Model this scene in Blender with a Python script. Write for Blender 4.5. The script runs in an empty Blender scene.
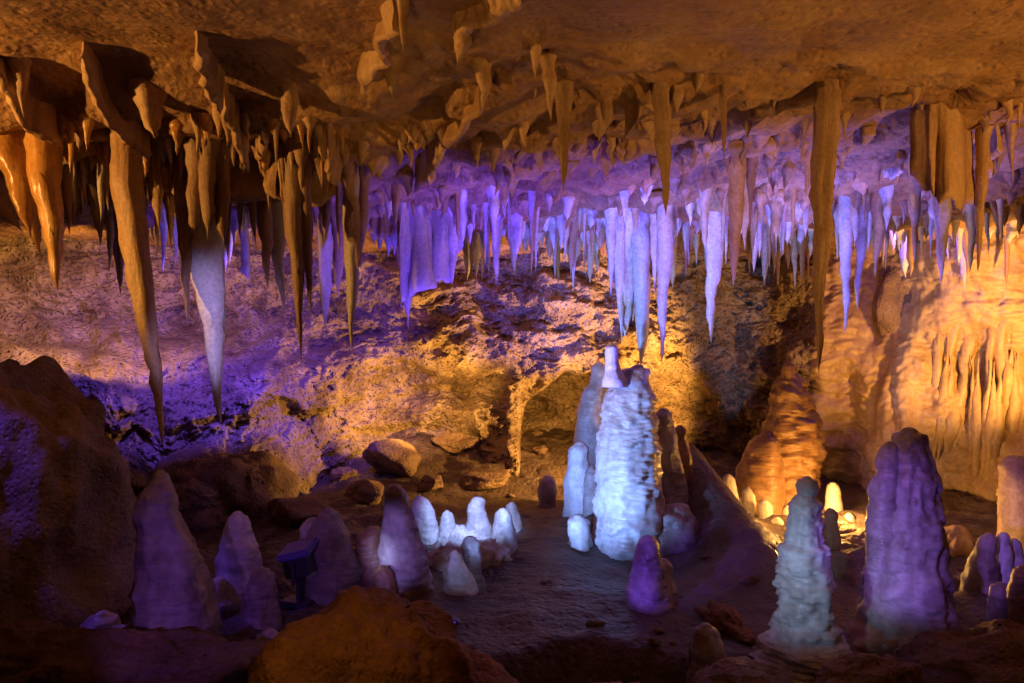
import bpy, math
import numpy as np
from mathutils import Vector

# ------------------------------------------------------------------ camera maths
W, H, F = 1024, 683, 796.0
CZ = 1.6
def at(px, py, Y):
    return np.array([(px-512)/F*Y, Y, CZ-(py-341.5)/F*Y])

SC = bpy.context.scene
COL = SC.collection

# ------------------------------------------------------------------ noise (numpy)
_rs = np.random.RandomState(7)
PERM = np.concatenate([_rs.permutation(256)]*3)
GR = np.array([[1,1,0],[-1,1,0],[1,-1,0],[-1,-1,0],[1,0,1],[-1,0,1],[1,0,-1],[-1,0,-1],
               [0,1,1],[0,-1,1],[0,1,-1],[0,-1,-1],[1,1,0],[-1,1,0],[0,-1,1],[0,-1,-1]], float)
def perlin(p):
    p = np.asarray(p, float); sh = p.shape[:-1]; p = p.reshape(-1, 3)
    i = np.floor(p).astype(int); f = p-i; i &= 255
    u = f*f*f*(f*(f*6-15)+10)
    out = 0
    for dx in (0, 1):
        for dy in (0, 1):
            for dz in (0, 1):
                h = PERM[PERM[PERM[i[:,0]+dx]+i[:,1]+dy]+i[:,2]+dz] & 15
                g = (GR[h]*(f-np.array([dx,dy,dz]))).sum(1)
                w = (u[:,0] if dx else 1-u[:,0])*(u[:,1] if dy else 1-u[:,1])*(u[:,2] if dz else 1-u[:,2])
                out = out + w*g
    return out.reshape(sh)
def fbm(p, octv=4, gain=.5, lac=2.03):
    p = np.asarray(p, float); a = 1.0; s = 0
    for k in range(octv):
        s = s+a*perlin(p+17.3*k); p = p*lac; a *= gain
    return s
def ridged(p, octv=4, gain=.5, lac=2.03):
    p = np.asarray(p, float); a = 1.0; s = 0
    for k in range(octv):
        s = s+a*(1-2*np.abs(perlin(p+31.7*k))); p = p*lac; a *= gain
    return s
def worley(p):
    """distance to the nearest of jittered lattice points, and the second nearest"""
    p = np.asarray(p, float); sh = p.shape[:-1]; p = p.reshape(-1, 3)
    i = np.floor(p).astype(int); f = p-i
    d1 = np.full(len(p), 9.0); d2 = d1.copy()
    for dx in (-1,0,1):
        for dy in (-1,0,1):
            for dz in (-1,0,1):
                c = (i+np.array([dx,dy,dz])) & 255
                h = PERM[PERM[PERM[c[:,0]]+c[:,1]]+c[:,2]]
                j = np.stack([PERM[h], PERM[h+57], PERM[h+131]], 1)/255.0
                d = np.sqrt(((np.array([dx,dy,dz])+j-f)**2).sum(1))
                d2 = np.where(d < d1, d1, np.minimum(d2, d)); d1 = np.minimum(d1, d)
    return d1.reshape(sh), d2.reshape(sh)
def sst(a, b, x):
    t = np.clip((x-a)/(b-a), 0, 1); return t*t*(3-2*t)
def gau(X, Y, cx, cy, sx, sy, rot=0):
    c, s = math.cos(rot), math.sin(rot)
    u = (X-cx)*c+(Y-cy)*s; v = -(X-cx)*s+(Y-cy)*c
    return np.exp(-.5*((u/sx)**2+(v/sy)**2))
def P3(X, Y, Z=0.0):
    X, Y, Z = np.broadcast_arrays(np.asarray(X,float), np.asarray(Y,float), np.asarray(Z,float))
    return np.stack([X, Y, Z], -1)

# ------------------------------------------------------------------ mesh helpers
def mesh_obj(name, V, F_, mat, parent=None, loc=None, smooth=True):
    V = np.asarray(V, float).copy()
    if loc is not None and parent is None: V -= np.asarray(loc)
    elif parent is not None: V -= np.array(parent.location)
    me = bpy.data.meshes.new(name)
    F_ = np.asarray(F_)
    nf, k = F_.shape
    me.vertices.add(len(V)); me.vertices.foreach_set('co', V.astype(np.float32).ravel())
    me.loops.add(nf*k); me.loops.foreach_set('vertex_index', F_.astype(np.int32).ravel())
    me.polygons.add(nf)
    me.polygons.foreach_set('loop_start', (np.arange(nf)*k).astype(np.int32))
    me.polygons.foreach_set('loop_total', np.full(nf, k, np.int32))
    me.polygons.foreach_set('use_smooth', np.full(nf, smooth))
    me.update(calc_edges=True); me.validate()
    me.materials.append(mat)
    o = bpy.data.objects.new(name, me); COL.objects.link(o)
    if parent is not None: o.parent = parent
    elif loc is not None: o.location = loc
    return o
def grid_faces(n, m, wrap=False):
    i, j = np.meshgrid(np.arange(n-1), np.arange(m if wrap else m-1), indexing='ij')
    j2 = (j+1) % m
    return np.stack([i*m+j, i*m+j2, (i+1)*m+j2, (i+1)*m+j], -1).reshape(-1, 4)
def normals(V, n, m, wrap=False):
    G = V.reshape(n, m, 3)
    du = np.gradient(G, axis=0)
    dv = (np.roll(G,-1,1)-np.roll(G,1,1)) if wrap else np.gradient(G, axis=1)
    N = np.cross(du, dv); N /= np.linalg.norm(N, axis=-1, keepdims=True)+1e-12
    return N.reshape(-1, 3)
def tag(o, label, cat, group=None, kind=None):
    if label: o['label'] = label
    if cat: o['category'] = cat
    if group: o['group'] = group
    if kind: o['kind'] = kind
    return o
def empty(name, loc):
    o = bpy.data.objects.new(name, None); o.location = loc; o.empty_display_size = .1
    COL.objects.link(o); return o

# ------------------------------------------------------------------ materials
def rock_mat(name, cols, scale=3.0, rough=.7, bump=.5, bscale=18., spec=.35, streak=False, pits=0.0, sss=0.0, bdist=.03, layer=False):
    m = bpy.data.materials.new(name); m.use_nodes = True
    N, L = m.node_tree.nodes, m.node_tree.links
    b = N['Principled BSDF']
    geo = N.new('ShaderNodeNewGeometry')
    src = geo.outputs['Position']
    if streak:
        mp = N.new('ShaderNodeMapping'); mp.inputs['Scale'].default_value = (1, 1, .16)
        L.new(src, mp.inputs['Vector']); ssrc = mp.outputs['Vector']
    else: ssrc = src
    n1 = N.new('ShaderNodeTexNoise'); n1.inputs['Scale'].default_value = scale; n1.inputs['Detail'].default_value = 8
    n1.inputs['Roughness'].default_value = .62
    L.new(ssrc, n1.inputs['Vector'])
    cr = N.new('ShaderNodeValToRGB'); e = cr.color_ramp.elements
    e[0].position = .3; e[0].color = (*cols[0], 1); e[1].position = .7; e[1].color = (*cols[-1], 1)
    for k, c in enumerate(cols[1:-1]):
        q = e.new(.3+.4*(k+1)/(len(cols)-1)); q.color = (*c, 1)
    L.new(n1.outputs['Fac'], cr.inputs['Fac'])
    n2 = N.new('ShaderNodeTexNoise'); n2.inputs['Scale'].default_value = bscale*1.7; n2.inputs['Detail'].default_value = 5
    L.new(src, n2.inputs['Vector'])
    mr = N.new('ShaderNodeMapRange'); mr.inputs['From Min'].default_value = .3; mr.inputs['From Max'].default_value = .7
    mr.inputs['To Min'].default_value = .78; mr.inputs['To Max'].default_value = 1.12
    L.new(n2.outputs['Fac'], mr.inputs['Value'])
    mx = N.new('ShaderNodeVectorMath'); mx.operation = 'SCALE'
    L.new(cr.outputs['Color'], mx.inputs[0]); L.new(mr.outputs['Result'], mx.inputs['Scale'])
    L.new(mx.outputs['Vector'], b.inputs['Base Color'])
    # roughness varies: damp patches
    rr = N.new('ShaderNodeMapRange'); rr.inputs['To Min'].default_value = rough-.18; rr.inputs['To Max'].default_value = rough+.15
    rr.inputs['From Min'].default_value = .3; rr.inputs['From Max'].default_value = .7
    L.new(n1.outputs['Fac'], rr.inputs['Value']); L.new(rr.outputs['Result'], b.inputs['Roughness'])
    b.inputs['Specular IOR Level'].default_value = spec
    n3 = N.new('ShaderNodeTexNoise'); n3.inputs['Scale'].default_value = bscale; n3.inputs['Detail'].default_value = 9
    n3.inputs['Roughness'].default_value = .6
    if layer:
        ml = N.new('ShaderNodeMapping'); ml.inputs['Scale'].default_value = (.55, .55, 3.2)
        dn = N.new('ShaderNodeTexNoise'); dn.inputs['Scale'].default_value = 4; L.new(src, dn.inputs['Vector'])
        va = N.new('ShaderNodeVectorMath'); va.operation = 'MULTIPLY_ADD'; va.inputs[1].default_value = (.05, .05, .05)
        L.new(dn.outputs['Color'], va.inputs[0]); L.new(src, va.inputs[2])
        L.new(va.outputs['Vector'], ml.inputs['Vector']); L.new(ml.outputs['Vector'], n3.inputs['Vector'])
    else: L.new(ssrc if streak else src, n3.inputs['Vector'])
    hsrc = n3.outputs['Fac']
    if pits:
        v = N.new('ShaderNodeTexVoronoi'); v.inputs['Scale'].default_value = bscale*1.3
        L.new(src, v.inputs['Vector'])
        vr = N.new('ShaderNodeMapRange'); vr.inputs['From Max'].default_value = .45; vr.inputs['To Max'].default_value = pits
        L.new(v.outputs['Distance'], vr.inputs['Value'])
        ad = N.new('ShaderNodeMath'); L.new(hsrc, ad.inputs[0]); L.new(vr.outputs['Result'], ad.inputs[1]); hsrc = ad.outputs[0]
    bp = N.new('ShaderNodeBump'); bp.inputs['Strength'].default_value = bump; bp.inputs['Distance'].default_value = bdist
    L.new(hsrc, bp.inputs['Height']); L.new(bp.outputs['Normal'], b.inputs['Normal'])
    if sss:
        b.inputs['Subsurface Weight'].default_value = sss
        b.inputs['Subsurface Radius'].default_value = (.03, .02, .012)
        b.inputs['Subsurface Scale'].default_value = 1.0
    return m
M = {}
M['ceiling'] = rock_mat('ceiling_rock', [(.19,.095,.04),(.37,.21,.095),(.52,.34,.18)], 1.7, .62, .75, 15, pits=.35, bdist=.04)
M['wall'] = rock_mat('wall_rock', [(.13,.08,.045),(.36,.26,.16),(.54,.42,.29)], 2.2, .68, 1.0, 16, pits=.8, bdist=.05)
M['floor'] = rock_mat('floor_flowstone', [(.06,.042,.034),(.12,.085,.065),(.19,.14,.11)], 2.4, .45, .85, 14, pits=.35, bdist=.04)
M['boulder'] = rock_mat('boulder_rock', [(.14,.09,.06),(.27,.18,.11),(.36,.26,.17)], 4, .75, .8, 24, pits=.4)
M['darkrock'] = rock_mat('dark_outcrop_rock', [(.08,.045,.03),(.16,.095,.06),(.24,.15,.10)], 3, .75, .8, 18, pits=.4)
M['orange'] = rock_mat('ochre_rock', [(.17,.075,.02),(.30,.14,.045),(.40,.2,.07)], 5, .75, .9, 26, pits=.3)
M['brown'] = rock_mat('brown_calcite', [(.20,.115,.06),(.34,.21,.12),(.46,.31,.19)], 5, .5, .4, 30, streak=True)
M['tan'] = rock_mat('tan_calcite', [(.32,.18,.085),(.51,.32,.17),(.62,.44,.27)], 5, .5, .4, 30, streak=True)
M['amber'] = rock_mat('amber_calcite', [(.40,.19,.05),(.55,.29,.08),(.62,.38,.14)], 5, .3, .3, 26, streak=True, spec=.6)
M['pale'] = rock_mat('pale_calcite', [(.48,.40,.33),(.62,.54,.46),(.72,.65,.57)], 4, .5, .35, 26, streak=True)
M['white'] = rock_mat('white_calcite', [(.58,.54,.50),(.74,.71,.67),(.82,.80,.77)], 4, .45, .35, 26, streak=True)
M['whitesta'] = rock_mat('white_stalagmite_calcite', [(.40,.34,.29),(.64,.60,.56),(.80,.78,.75)], 3.2, .34, .34, 15, bdist=.03, layer=True, spec=.5)
M['greysta'] = rock_mat('greyish_stalagmite_calcite', [(.13,.085,.075),(.34,.27,.24),(.52,.45,.41)], 3.2, .36, .5, 15, bdist=.03, layer=True, spec=.5)
M['rust'] = rock_mat('rusty_stalagmite_calcite', [(.12,.06,.03),(.28,.15,.07),(.42,.25,.13)], 4, .36, .45, 15, spec=.5, layer=True)
M['flow'] = rock_mat('wall_flowstone', [(.34,.21,.10),(.50,.34,.18),(.60,.44,.26)], 2.5, .5, .5, 16, streak=True, spec=.5)

# ------------------------------------------------------------------ the setting: floor
def floor_z(X, Y):
    X = np.asarray(X, float); Y = np.asarray(Y, float)
    z = 0.06*gau(X, Y, .3, 6, 2, 1.5)-.05
    z = z+.36*sst(8.2, 11, Y)*sst(1.0, -2.0, X)+.16*sst(8.3, 10.5, Y)
    z = z+.60*gau(X, Y, 1.52, 7.2, .24, .5)+.33*gau(X, Y, 1.58, 6.3, .23, .45, .2)+.14*gau(X, Y, 1.66, 5.6, .24, .4)
    z = z+.20*gau(X, Y, .95, 6.75, .55, .5)
    z = z+.10*gau(X, Y, -.35, 6.3, .4, .4)
    edge = 4.17+.10*np.sin(X*2.1+.6)+.05*np.sin(X*6.3)+.16*fbm(P3(X*2.5, Y*.6, 4.0), 4)
    z = z-.34*sst(edge+.08, edge-.2, Y)*sst(-1.7, -1.2, X)*sst(1.7, 1.2, X)
    z = z-.40*sst(3.9, 3.4, Y)*(1-sst(-1.7, -1.2, X)*sst(1.7, 1.2, X))
    rough = np.clip(sst(-.3, -1.4, X)+sst(8.4, 9.2, Y)+sst(2.0, 2.6, X), 0, 1)
    q = P3(X, Y)
    z = z+fbm(q*1.1+3, 3)*.06+fbm(q*5, 4)*.016+.022*np.clip(ridged(q*np.array([2.2,3.0,1])+14, 2)-.9, 0, 1)
    z = z+rough*(ridged(q*1.7+9, 5)*.075-.02)
    return z
def lin(a, b, n): return np.linspace(a, b, n)
xs = lin(-8, 8, 470)
ys = np.concatenate([lin(-6, 3.2, 40), lin(3.2, 6.5, 200)[1:], lin(6.5, 13, 170)[1:]])
Xg, Yg = np.meshgrid(xs, ys, indexing='ij')
Zg = floor_z(Xg, Yg)
o = mesh_obj('cave_floor', P3(Xg, Yg, Zg).reshape(-1, 3), grid_faces(len(xs), len(ys)), M['floor'])
tag(o, None, None, kind='structure')

# ------------------------------------------------------------------ ceiling
def ceil_z(X, Y):
    X = np.asarray(X, float); Y = np.asarray(Y, float)
    q = P3(X, Y)
    wob = fbm(q*.9+5, 3)*.35
    left = sst(-.3, -1.3, X)
    z = 3.0+0*X
    lip = 3.80+.12*X+wob*.5
    e1 = 4.0+wob*.3
    zr = -.06*np.exp(-((Y-lip)/.12)**2)-.20*sst(lip+.15, 5.6, Y)-.16*sst(5.2, 7.0, Y)
    zl = -.16*sst(e1, e1+.5, Y)-.12*sst(e1+.7, e1+.8, Y)-.10*sst(e1+1.15, e1+1.25, Y)+.12*sst(6.2, 8.0, Y)
    z = z+(1-left)*zr+left*zl
    # beds of rock stepping across the ceiling at a slant
    ph = Y*1.7+X*.95+wob*1.9
    bed = ph % 1.0
    z = z-.075*sst(.0, .12, bed)*sst(1.0, .35, bed)*sst(3.9, 4.6, Y)*sst(8.5, 7, Y)
    z = z+fbm(q*.7+40, 3)*.06
    rough = sst(lip-.3, lip+.1, Y)*(1-left)+left*sst(e1+.4, e1+.9, Y)*.7
    z = z+fbm(q*3.1+8, 5)*(.022+.04*rough)+ridged(q*6+2, 4)*(.004+.020*rough)+ridged(q*15+7, 3)*(.003+.006*rough)
    return z
ys = np.concatenate([lin(-6, 2.8, 36), lin(2.8, 7, 230)[1:], lin(7, 13, 150)[1:]])
Xg, Yg = np.meshgrid(xs, ys, indexing='ij')
Zg = ceil_z(Xg, Yg)
o = mesh_obj('cave_ceiling', P3(Xg, Yg, Zg).reshape(-1, 3), grid_faces(len(xs), len(ys))[:, ::-1], M['ceiling'])
tag(o, None, None, kind='structure')

# ------------------------------------------------------------------ walls (one closed sheet around the chamber)
plan = np.array([(-1,-5.2),(-5.2,-4.2),(-6.0,-1),(-5.9,3),(-6.2,6),(-5.6,8.6),(-3.6,9.8),(-1.2,10.3),(.6,10.4),(2.2,10.2),
                 (3.5,9.3),(4.7,8.1),(5.7,6.4),(6.0,3),(5.8,-1),(4.6,-4.4),(0,-5.2)], float)
def catmull(pts, n):
    P = np.vstack([2*pts[0]-pts[1], pts, 2*pts[-1]-pts[-2]]); k = len(pts)-1
    t = np.linspace(0, k-1e-6, n); i = t.astype(int); f = (t-i)[:, None]
    a, b, c, d = P[i], P[i+1], P[i+2], P[i+3]
    return .5*(2*b+(c-a)*f+(2*a-5*b+4*c-d)*f*f+(3*b-a-3*c+d)*f**3)
dense = catmull(plan, 4000)
seg = np.r_[0, np.cumsum(np.linalg.norm(np.diff(dense, axis=0), axis=1))]
wgt = np.r_[0, np.cumsum(np.linalg.norm(np.diff(dense, axis=0), axis=1)*np.where(dense[1:,1] > 6.2, 5.0, 1.0))]
ns = 900
tt = np.interp(np.linspace(0, wgt[-1], ns), wgt, np.arange(4000))
cx = np.interp(tt, np.arange(4000), dense[:,0]); cy = np.interp(tt, np.arange(4000), dense[:,1])
zs = lin(-.5, 3.3, 300)
tx, ty = np.gradient(cx), np.gradient(cy); tl = np.hypot(tx, ty)
nx, ny = ty/tl, -tx/tl                                       # inward
PX = np.repeat(cx[:, None], len(zs), 1); PY = np.repeat(cy[:, None], len(zs), 1); PZ = np.repeat(zs[None], ns, 0)
q = P3(PX, PY, PZ)
back = sst(6.5, 8.5, PY)
fl = sst(2.9, 4.3, PX)*back                                  # flowstone on the right
A = sst(-1.3, -3.2, PX)*sst(5.5, 7.5, PY)
def broken(n, k):                                            # stepped field: flat faces with sharp breaks
    n = n*k; f = n-np.floor(n)
    return (np.floor(n)+sst(.0, .30, f)+.25*f)/k
d = fbm(q*.55+60, 3)*.45+fbm(q*1.7+11, 4)*(.16-.08*fl)
wq = q+np.stack([fbm(q*1.3+5, 3), fbm(q*1.3+15, 3), fbm(q*1.3+25, 3)], -1)*.14
d = d+(1-fl*.85)*broken(fbm(wq*np.array([.9, .9, 2.2])+2, 4), 4.0)*.30
d = d+(1-fl*.8)*broken(fbm(wq*np.array([2.6, 2.6, 4.6])+52, 4), 3.5)*.10*back
w1, w2 = worley(wq*3.4+7)
d = d-(1-fl*.5)*np.clip(.34-w1, 0, 1)*.38*back*sst(-.15, .25, fbm(q*.8+77, 2))   # solution pits in patches
d = d+(1-fl*.6)*(ridged(q*5+5, 5, .6)*.030+ridged(q*11+15, 4, .6)*.020*sst(-.3,.3,fbm(q*1.2+44,2))+fbm(q*14, 3)*.02)*back
# left sloping shelf coming forward
d = d+A*(2.2*sst(1.95, .95, PZ)+.5*sst(.9, .2, PZ))
# upper wall leans out over the lower wall in the middle
M_ = sst(-2.2, -.8, PX)*sst(3.4, 2.0, PX)*back
d = d+M_*(.55*sst(1.05, 1.42, PZ+.18*fbm(q*1.6, 3))-.30*sst(1.5, 2.8, PZ)+.25*sst(.6, .1, PZ)*sst(.3, -.3, PX))
# hollow under the ledge
hw_ = fbm(q*1.4+33, 3)*.22
hx = (PX-.90)/.80+hw_*.7; hz = (PZ-.35)/.86+hw_*.7-.12*(PX-.86)
hol = sst(1.0, .80, np.sqrt(np.abs(hx)**2.6+np.abs(hz)**2.6))*back
d = d-2.3*hol
d = d+.55*gau(PX, PZ, -.45, .45, .34, .45)*back*(1-hol)
d = d+.30*gau(PX, PZ, -.03, .45, .12, .9)*back*(1-hol)+.55*gau(PX, PZ, .12, .12, .36, .18)*back
# flutes on the flowstone
fs = np.cumsum(np.r_[0, np.hypot(np.diff(cx), np.diff(cy))])[:, None]
flut = np.abs(np.sin(fs*5.5+fbm(q*np.array([1.5,1.5,.5]), 3)*4))**.6
d = d+fl*(flut*.20*sst(2.9, 2.2, PZ)*sst(-.3, .2, fbm(q*np.array([.9,.9,.4])+5, 3))+fbm(q*np.array([3,3,1.0])+90, 4)*.09
          +broken(fbm(q*np.array([1.2,1.2,1.6])+8, 3), 3)*.07)
VX = PX+nx[:, None]*d; VY = PY+ny[:, None]*d; VZ = PZ+fbm(q*2+70, 3)*.06
wallmat = M['wall']
o = mesh_obj('cave_wall', P3(VX, VY, VZ).reshape(-1, 3), grid_faces(ns, len(zs)), wallmat)
o.data.materials.append(M['flow'])
fm = (fl > .5).reshape(-1)[grid_faces(ns, len(zs))[:, 0]].astype(np.int32)
o.data.polygons.foreach_set('material_index', fm)
tag(o, None, None, kind='structure')
_wv = (VX, VY, VZ)

# ------------------------------------------------------------------ placement rays
YS = np.linspace(2.9, 11.5, 900)
def floor_hit(px, py):
    X = (px-512)/F*YS; Z = CZ-(py-341.5)/F*YS
    k = np.nonzero(Z < floor_z(X, YS))[0]
    Y = YS[k[0]] if len(k) else 9.5
    return at(px, py, Y)
def ceil_hit(px, py, ymax=9.3):
    X = (px-512)/F*YS; Z = CZ-(py-341.5)/F*YS
    k = np.nonzero(Z > ceil_z(X, YS))[0]
    Y = YS[k[0]] if len(k) else ymax
    return float(min(Y, ymax))

_wpx = 512+F*VX/np.maximum(VY, .1); _wpy = 341.5-F*(VZ-CZ)/np.maximum(VY, .1)
def wall_hit(px, py):
    m = (np.hypot(_wpx-px, _wpy-py) < 9) & (VY > 2)
    return float(VY[m].min()) if m.any() else 9.0
# ------------------------------------------------------------------ makers
_seed = [0]
def tube_mesh(axis, rad, seg, seed, amp, freq, flute=0.0, close_top=True, sq=1.0, ring=0.0, step=0.0, stepamp=.09):
    n = len(axis)
    a = np.linspace(0, 2*np.pi, seg, endpoint=False)
    off = np.array([seed*3.17 % 50, seed*7.31 % 50, seed*1.93 % 50])
    r = rad[:, None]*np.ones((1, seg))
    u = P3(np.cos(a)[None]*1.2+0*r, np.sin(a)[None]*1.2+0*r, (axis[:, 2]*1.3)[:, None]+0*r)+off
    r = r*(1+.22*fbm(u, 3)*sq)
    if flute:
        r = r*(1+flute*fbm(P3(np.cos(a)[None]*3.2+0*r, np.sin(a)[None]*3.2+0*r, (axis[:, 2]*.8)[:, None]+0*r)+off, 3))
    if ring:
        zz = axis[:, 2][:, None]*22+fbm(u*1.4, 3)*2.5
        r = r*(1+ring*(np.abs(np.sin(zz))**.5-.6))
    if step:
        zz = axis[:, 2][:, None]*step+1.1*fbm(u*1.1+9, 2)+.8*fbm(P3(axis[:, 2]*1.7, 0, seed*1.3), 2)[:, None]
        fr_ = (-zz) % 1.0
        r = r*(1+stepamp*(.5+.9*fbm(u*.8+33, 2))*(fr_**1.5*sst(1.0, .86, fr_)-.35))
        zz = zz*4.3; fr_ = (-zz) % 1.0
        r = r*(1+stepamp*.22*(fr_*sst(1.0, .8, fr_)-.35))
    V = np.stack([axis[:, 0][:, None]+r*np.cos(a), axis[:, 1][:, None]+r*np.sin(a), axis[:, 2][:, None]+0*r], -1).reshape(-1, 3)
    N = P3(np.cos(a)[None]+0*r, np.sin(a)[None]+0*r, 0*r).reshape(-1, 3)
    dd = fbm(V*freq+off, 4)*amp
    k = np.minimum(1, np.repeat(rad, seg)/.03)
    V = V+N*(dd*k)[:, None]
    F_ = grid_faces(n, seg, True)
    # caps: degenerate quads avoided by closing with a small last ring collapsed to a point
    return V, F_
def cap(V, F_, n, seg, axis_end, last=True):
    i = len(V); V = np.vstack([V, axis_end])
    base = (n-1)*seg if last else 0
    j = np.arange(seg)
    tri = np.stack([base+j, base+(j+1) % seg, np.full(seg, i), np.full(seg, i)], -1)
    return V, tri
def make_tube(name, axis, rad, mat, seg=14, amp=.006, freq=9, flute=.12, ring=0, sq=1, parent=None, loc=None):
    _seed[0] += 1
    V, F_ = tube_mesh(np.asarray(axis, float), np.asarray(rad, float), seg, _seed[0], amp, freq, flute, sq=sq, ring=ring)
    return mesh_obj(name, V, F_, mat, parent=parent, loc=loc)

def stalactite(xr, yr, xt, yt, hw, mat, label, group=None, Y=None, q=1.5, bend=0.0, up=9, name='stalactite', flare=.7, cat='stalactite', seg=None, ttop=0):
    Yh = ceil_hit(xr, yr) if Y is None else Y
    root = at(xr, yr, Yh); tip = at(xt, yt, Yh)
    rs = np.random.RandomState(int(xr*131+yr*17+xt) % 99991)
    zc = float(ceil_z(root[0], root[1]))
    L = root[2]-tip[2]
    ext = max(0.04, zc-root[2]+.06)
    if Y is None: ext = min(ext, .25)
    ext = min(ext, up)
    n = int(np.clip(L*22, 12, 44))
    t = np.linspace(-ext/L, 1, n)
    tc = np.clip(t, 0, 1)
    R = hw/F*Yh
    rad = R*(1-tc**q)*(1-.25*tc)+R*.07
    rad = rad+R*flare*np.exp(-(tc*L+np.maximum(0, ext-.05+t*L))/(.05+.4*R))
    if ttop: rad = rad*(sst(-.25, .45, t) if ttop == 1 else (.35+.65*sst(-.10, .03, t)))+.004
    rad[-1] = R*.012; rad[-2] = min(rad[-2], R*.16)
    w = bend*np.sin(tc*np.pi)
    dirx = (tip-root)
    axis = root[None]+t[:, None]*dirx[None]
    axis[t < 0, 0] = root[0]+(t[t < 0])*dirx[0]*.2
    axis[:, 0] += w+ (fbm(P3(t*2+rs.rand()*50, 0*t, 0*t+2.2), 2))*R*.28*sst(0, .3, tc)*sst(1.0, .8, tc)
    axis[:, 1] += (fbm(P3(t*3+rs.rand()*50, 0*t, 0*t+9.2), 2))*R*.5
    seg = seg or (18 if hw > 9 else 12)
    o = make_tube(name, axis, rad, M[mat], seg, amp=.016 if R > .03 else .006, freq=12, flute=.28, ring=.05 if R > .03 else 0, sq=.5, loc=tuple(root))
    if label: tag(o, label, cat, group)
    return o

def drapery(tops, th, mat, label, group=None, Y=None, name='drapery', cat='drapery', wav=.03, parent=None, rim=.5, nsr=None, toceil=False):
    """tops: (px, py_top, py_bottom) along the ceiling line"""
    P, B = [], []
    px_ = np.array([t[0] for t in tops], float)
    if Y is None:
        Yk = np.array([ceil_hit(t[0], t[1]) for t in tops])
        par = np.arange(len(tops))
        Yk = np.polyval(np.polyfit(par, Yk, min(2, len(tops)-1)), par)
        if toceil: Yk = np.full(len(tops), np.median(Yk))
    else: Yk = Y if isinstance(Y, (list, tuple)) else [Y]*len(tops)
    for k, (px, pt, pb) in enumerate(tops):
        p = at(px, pt, float(Yk[k])); P.append(p); B.append(at(px, pb, float(Yk[k]))[2])
    P = np.array(P); B = np.array(B)
    n = nsr or max(28, 10*len(tops))
    C = catmull(np.c_[P, B], n)
    nt = 15
    _seed[0] += 1
    off = _seed[0]*3.71 % 60
    s = np.linspace(0, 1, n)
    tx, ty = np.gradient(C[:, 0]), np.gradient(C[:, 1]); l = np.hypot(tx, ty)+1e-9
    nx, ny = -ty/l, tx/l
    loop = np.r_[np.linspace(0, 1, nt), np.linspace(1, 0, nt)]
    side = np.r_[np.ones(nt), -np.ones(nt)]
    T = np.repeat(loop[None], n, 0); S = np.repeat(side[None], n, 0)
    env = np.clip(np.minimum(s, 1-s)*9, 0, 1)**.6+.002
    zt = np.maximum(ceil_z(C[:, 0], C[:, 1]), C[:, 2]) if (Y is None or toceil) else C[:, 2]
    zt = zt+.09
    cz0 = C[:, 2]+.09; Lh = np.maximum(zt-C[:, 3], .02)
    Lh = Lh*(1+.09*fbm(P3(s*6+off, 0*s, 0*s), 3))
    Z = zt[:, None]-T*Lh[:, None]
    thick = th*(1+.9*np.exp(-T*Lh[:, None]/.05)+rim*np.exp(-((T-.93)/.10)**2))*np.sqrt(np.clip(1-T**8, 0.002, 1))*env[:, None]
    lat = wav*T**.7*fbm(P3((s*5+off)[:, None]+0*T, 0*T, T*.6), 3)*2.2*np.ones_like(T)
    pl = np.sin(s*60+3*fbm(P3(s*9+off, 0*s, 0*s), 2))[:, None]*.12*th*T**.5
    o_ = lat+pl+S*thick
    V = np.stack([C[:, 0][:, None]+nx[:, None]*o_, C[:, 1][:, None]+ny[:, None]*o_, Z], -1).reshape(-1, 3)
    V = V+(fbm(V*6+off, 4)*.006)[:, None]*np.repeat(np.c_[nx, ny, 0*nx], 2*nt, 0)
    loc = tuple(C[n//2, :2])+(float(zt[n//2]),)
    o = mesh_obj(name, V, grid_faces(n, 2*nt, True), M[mat], parent=parent, loc=loc)
    if label: tag(o, label, cat, group)
    return o

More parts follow.
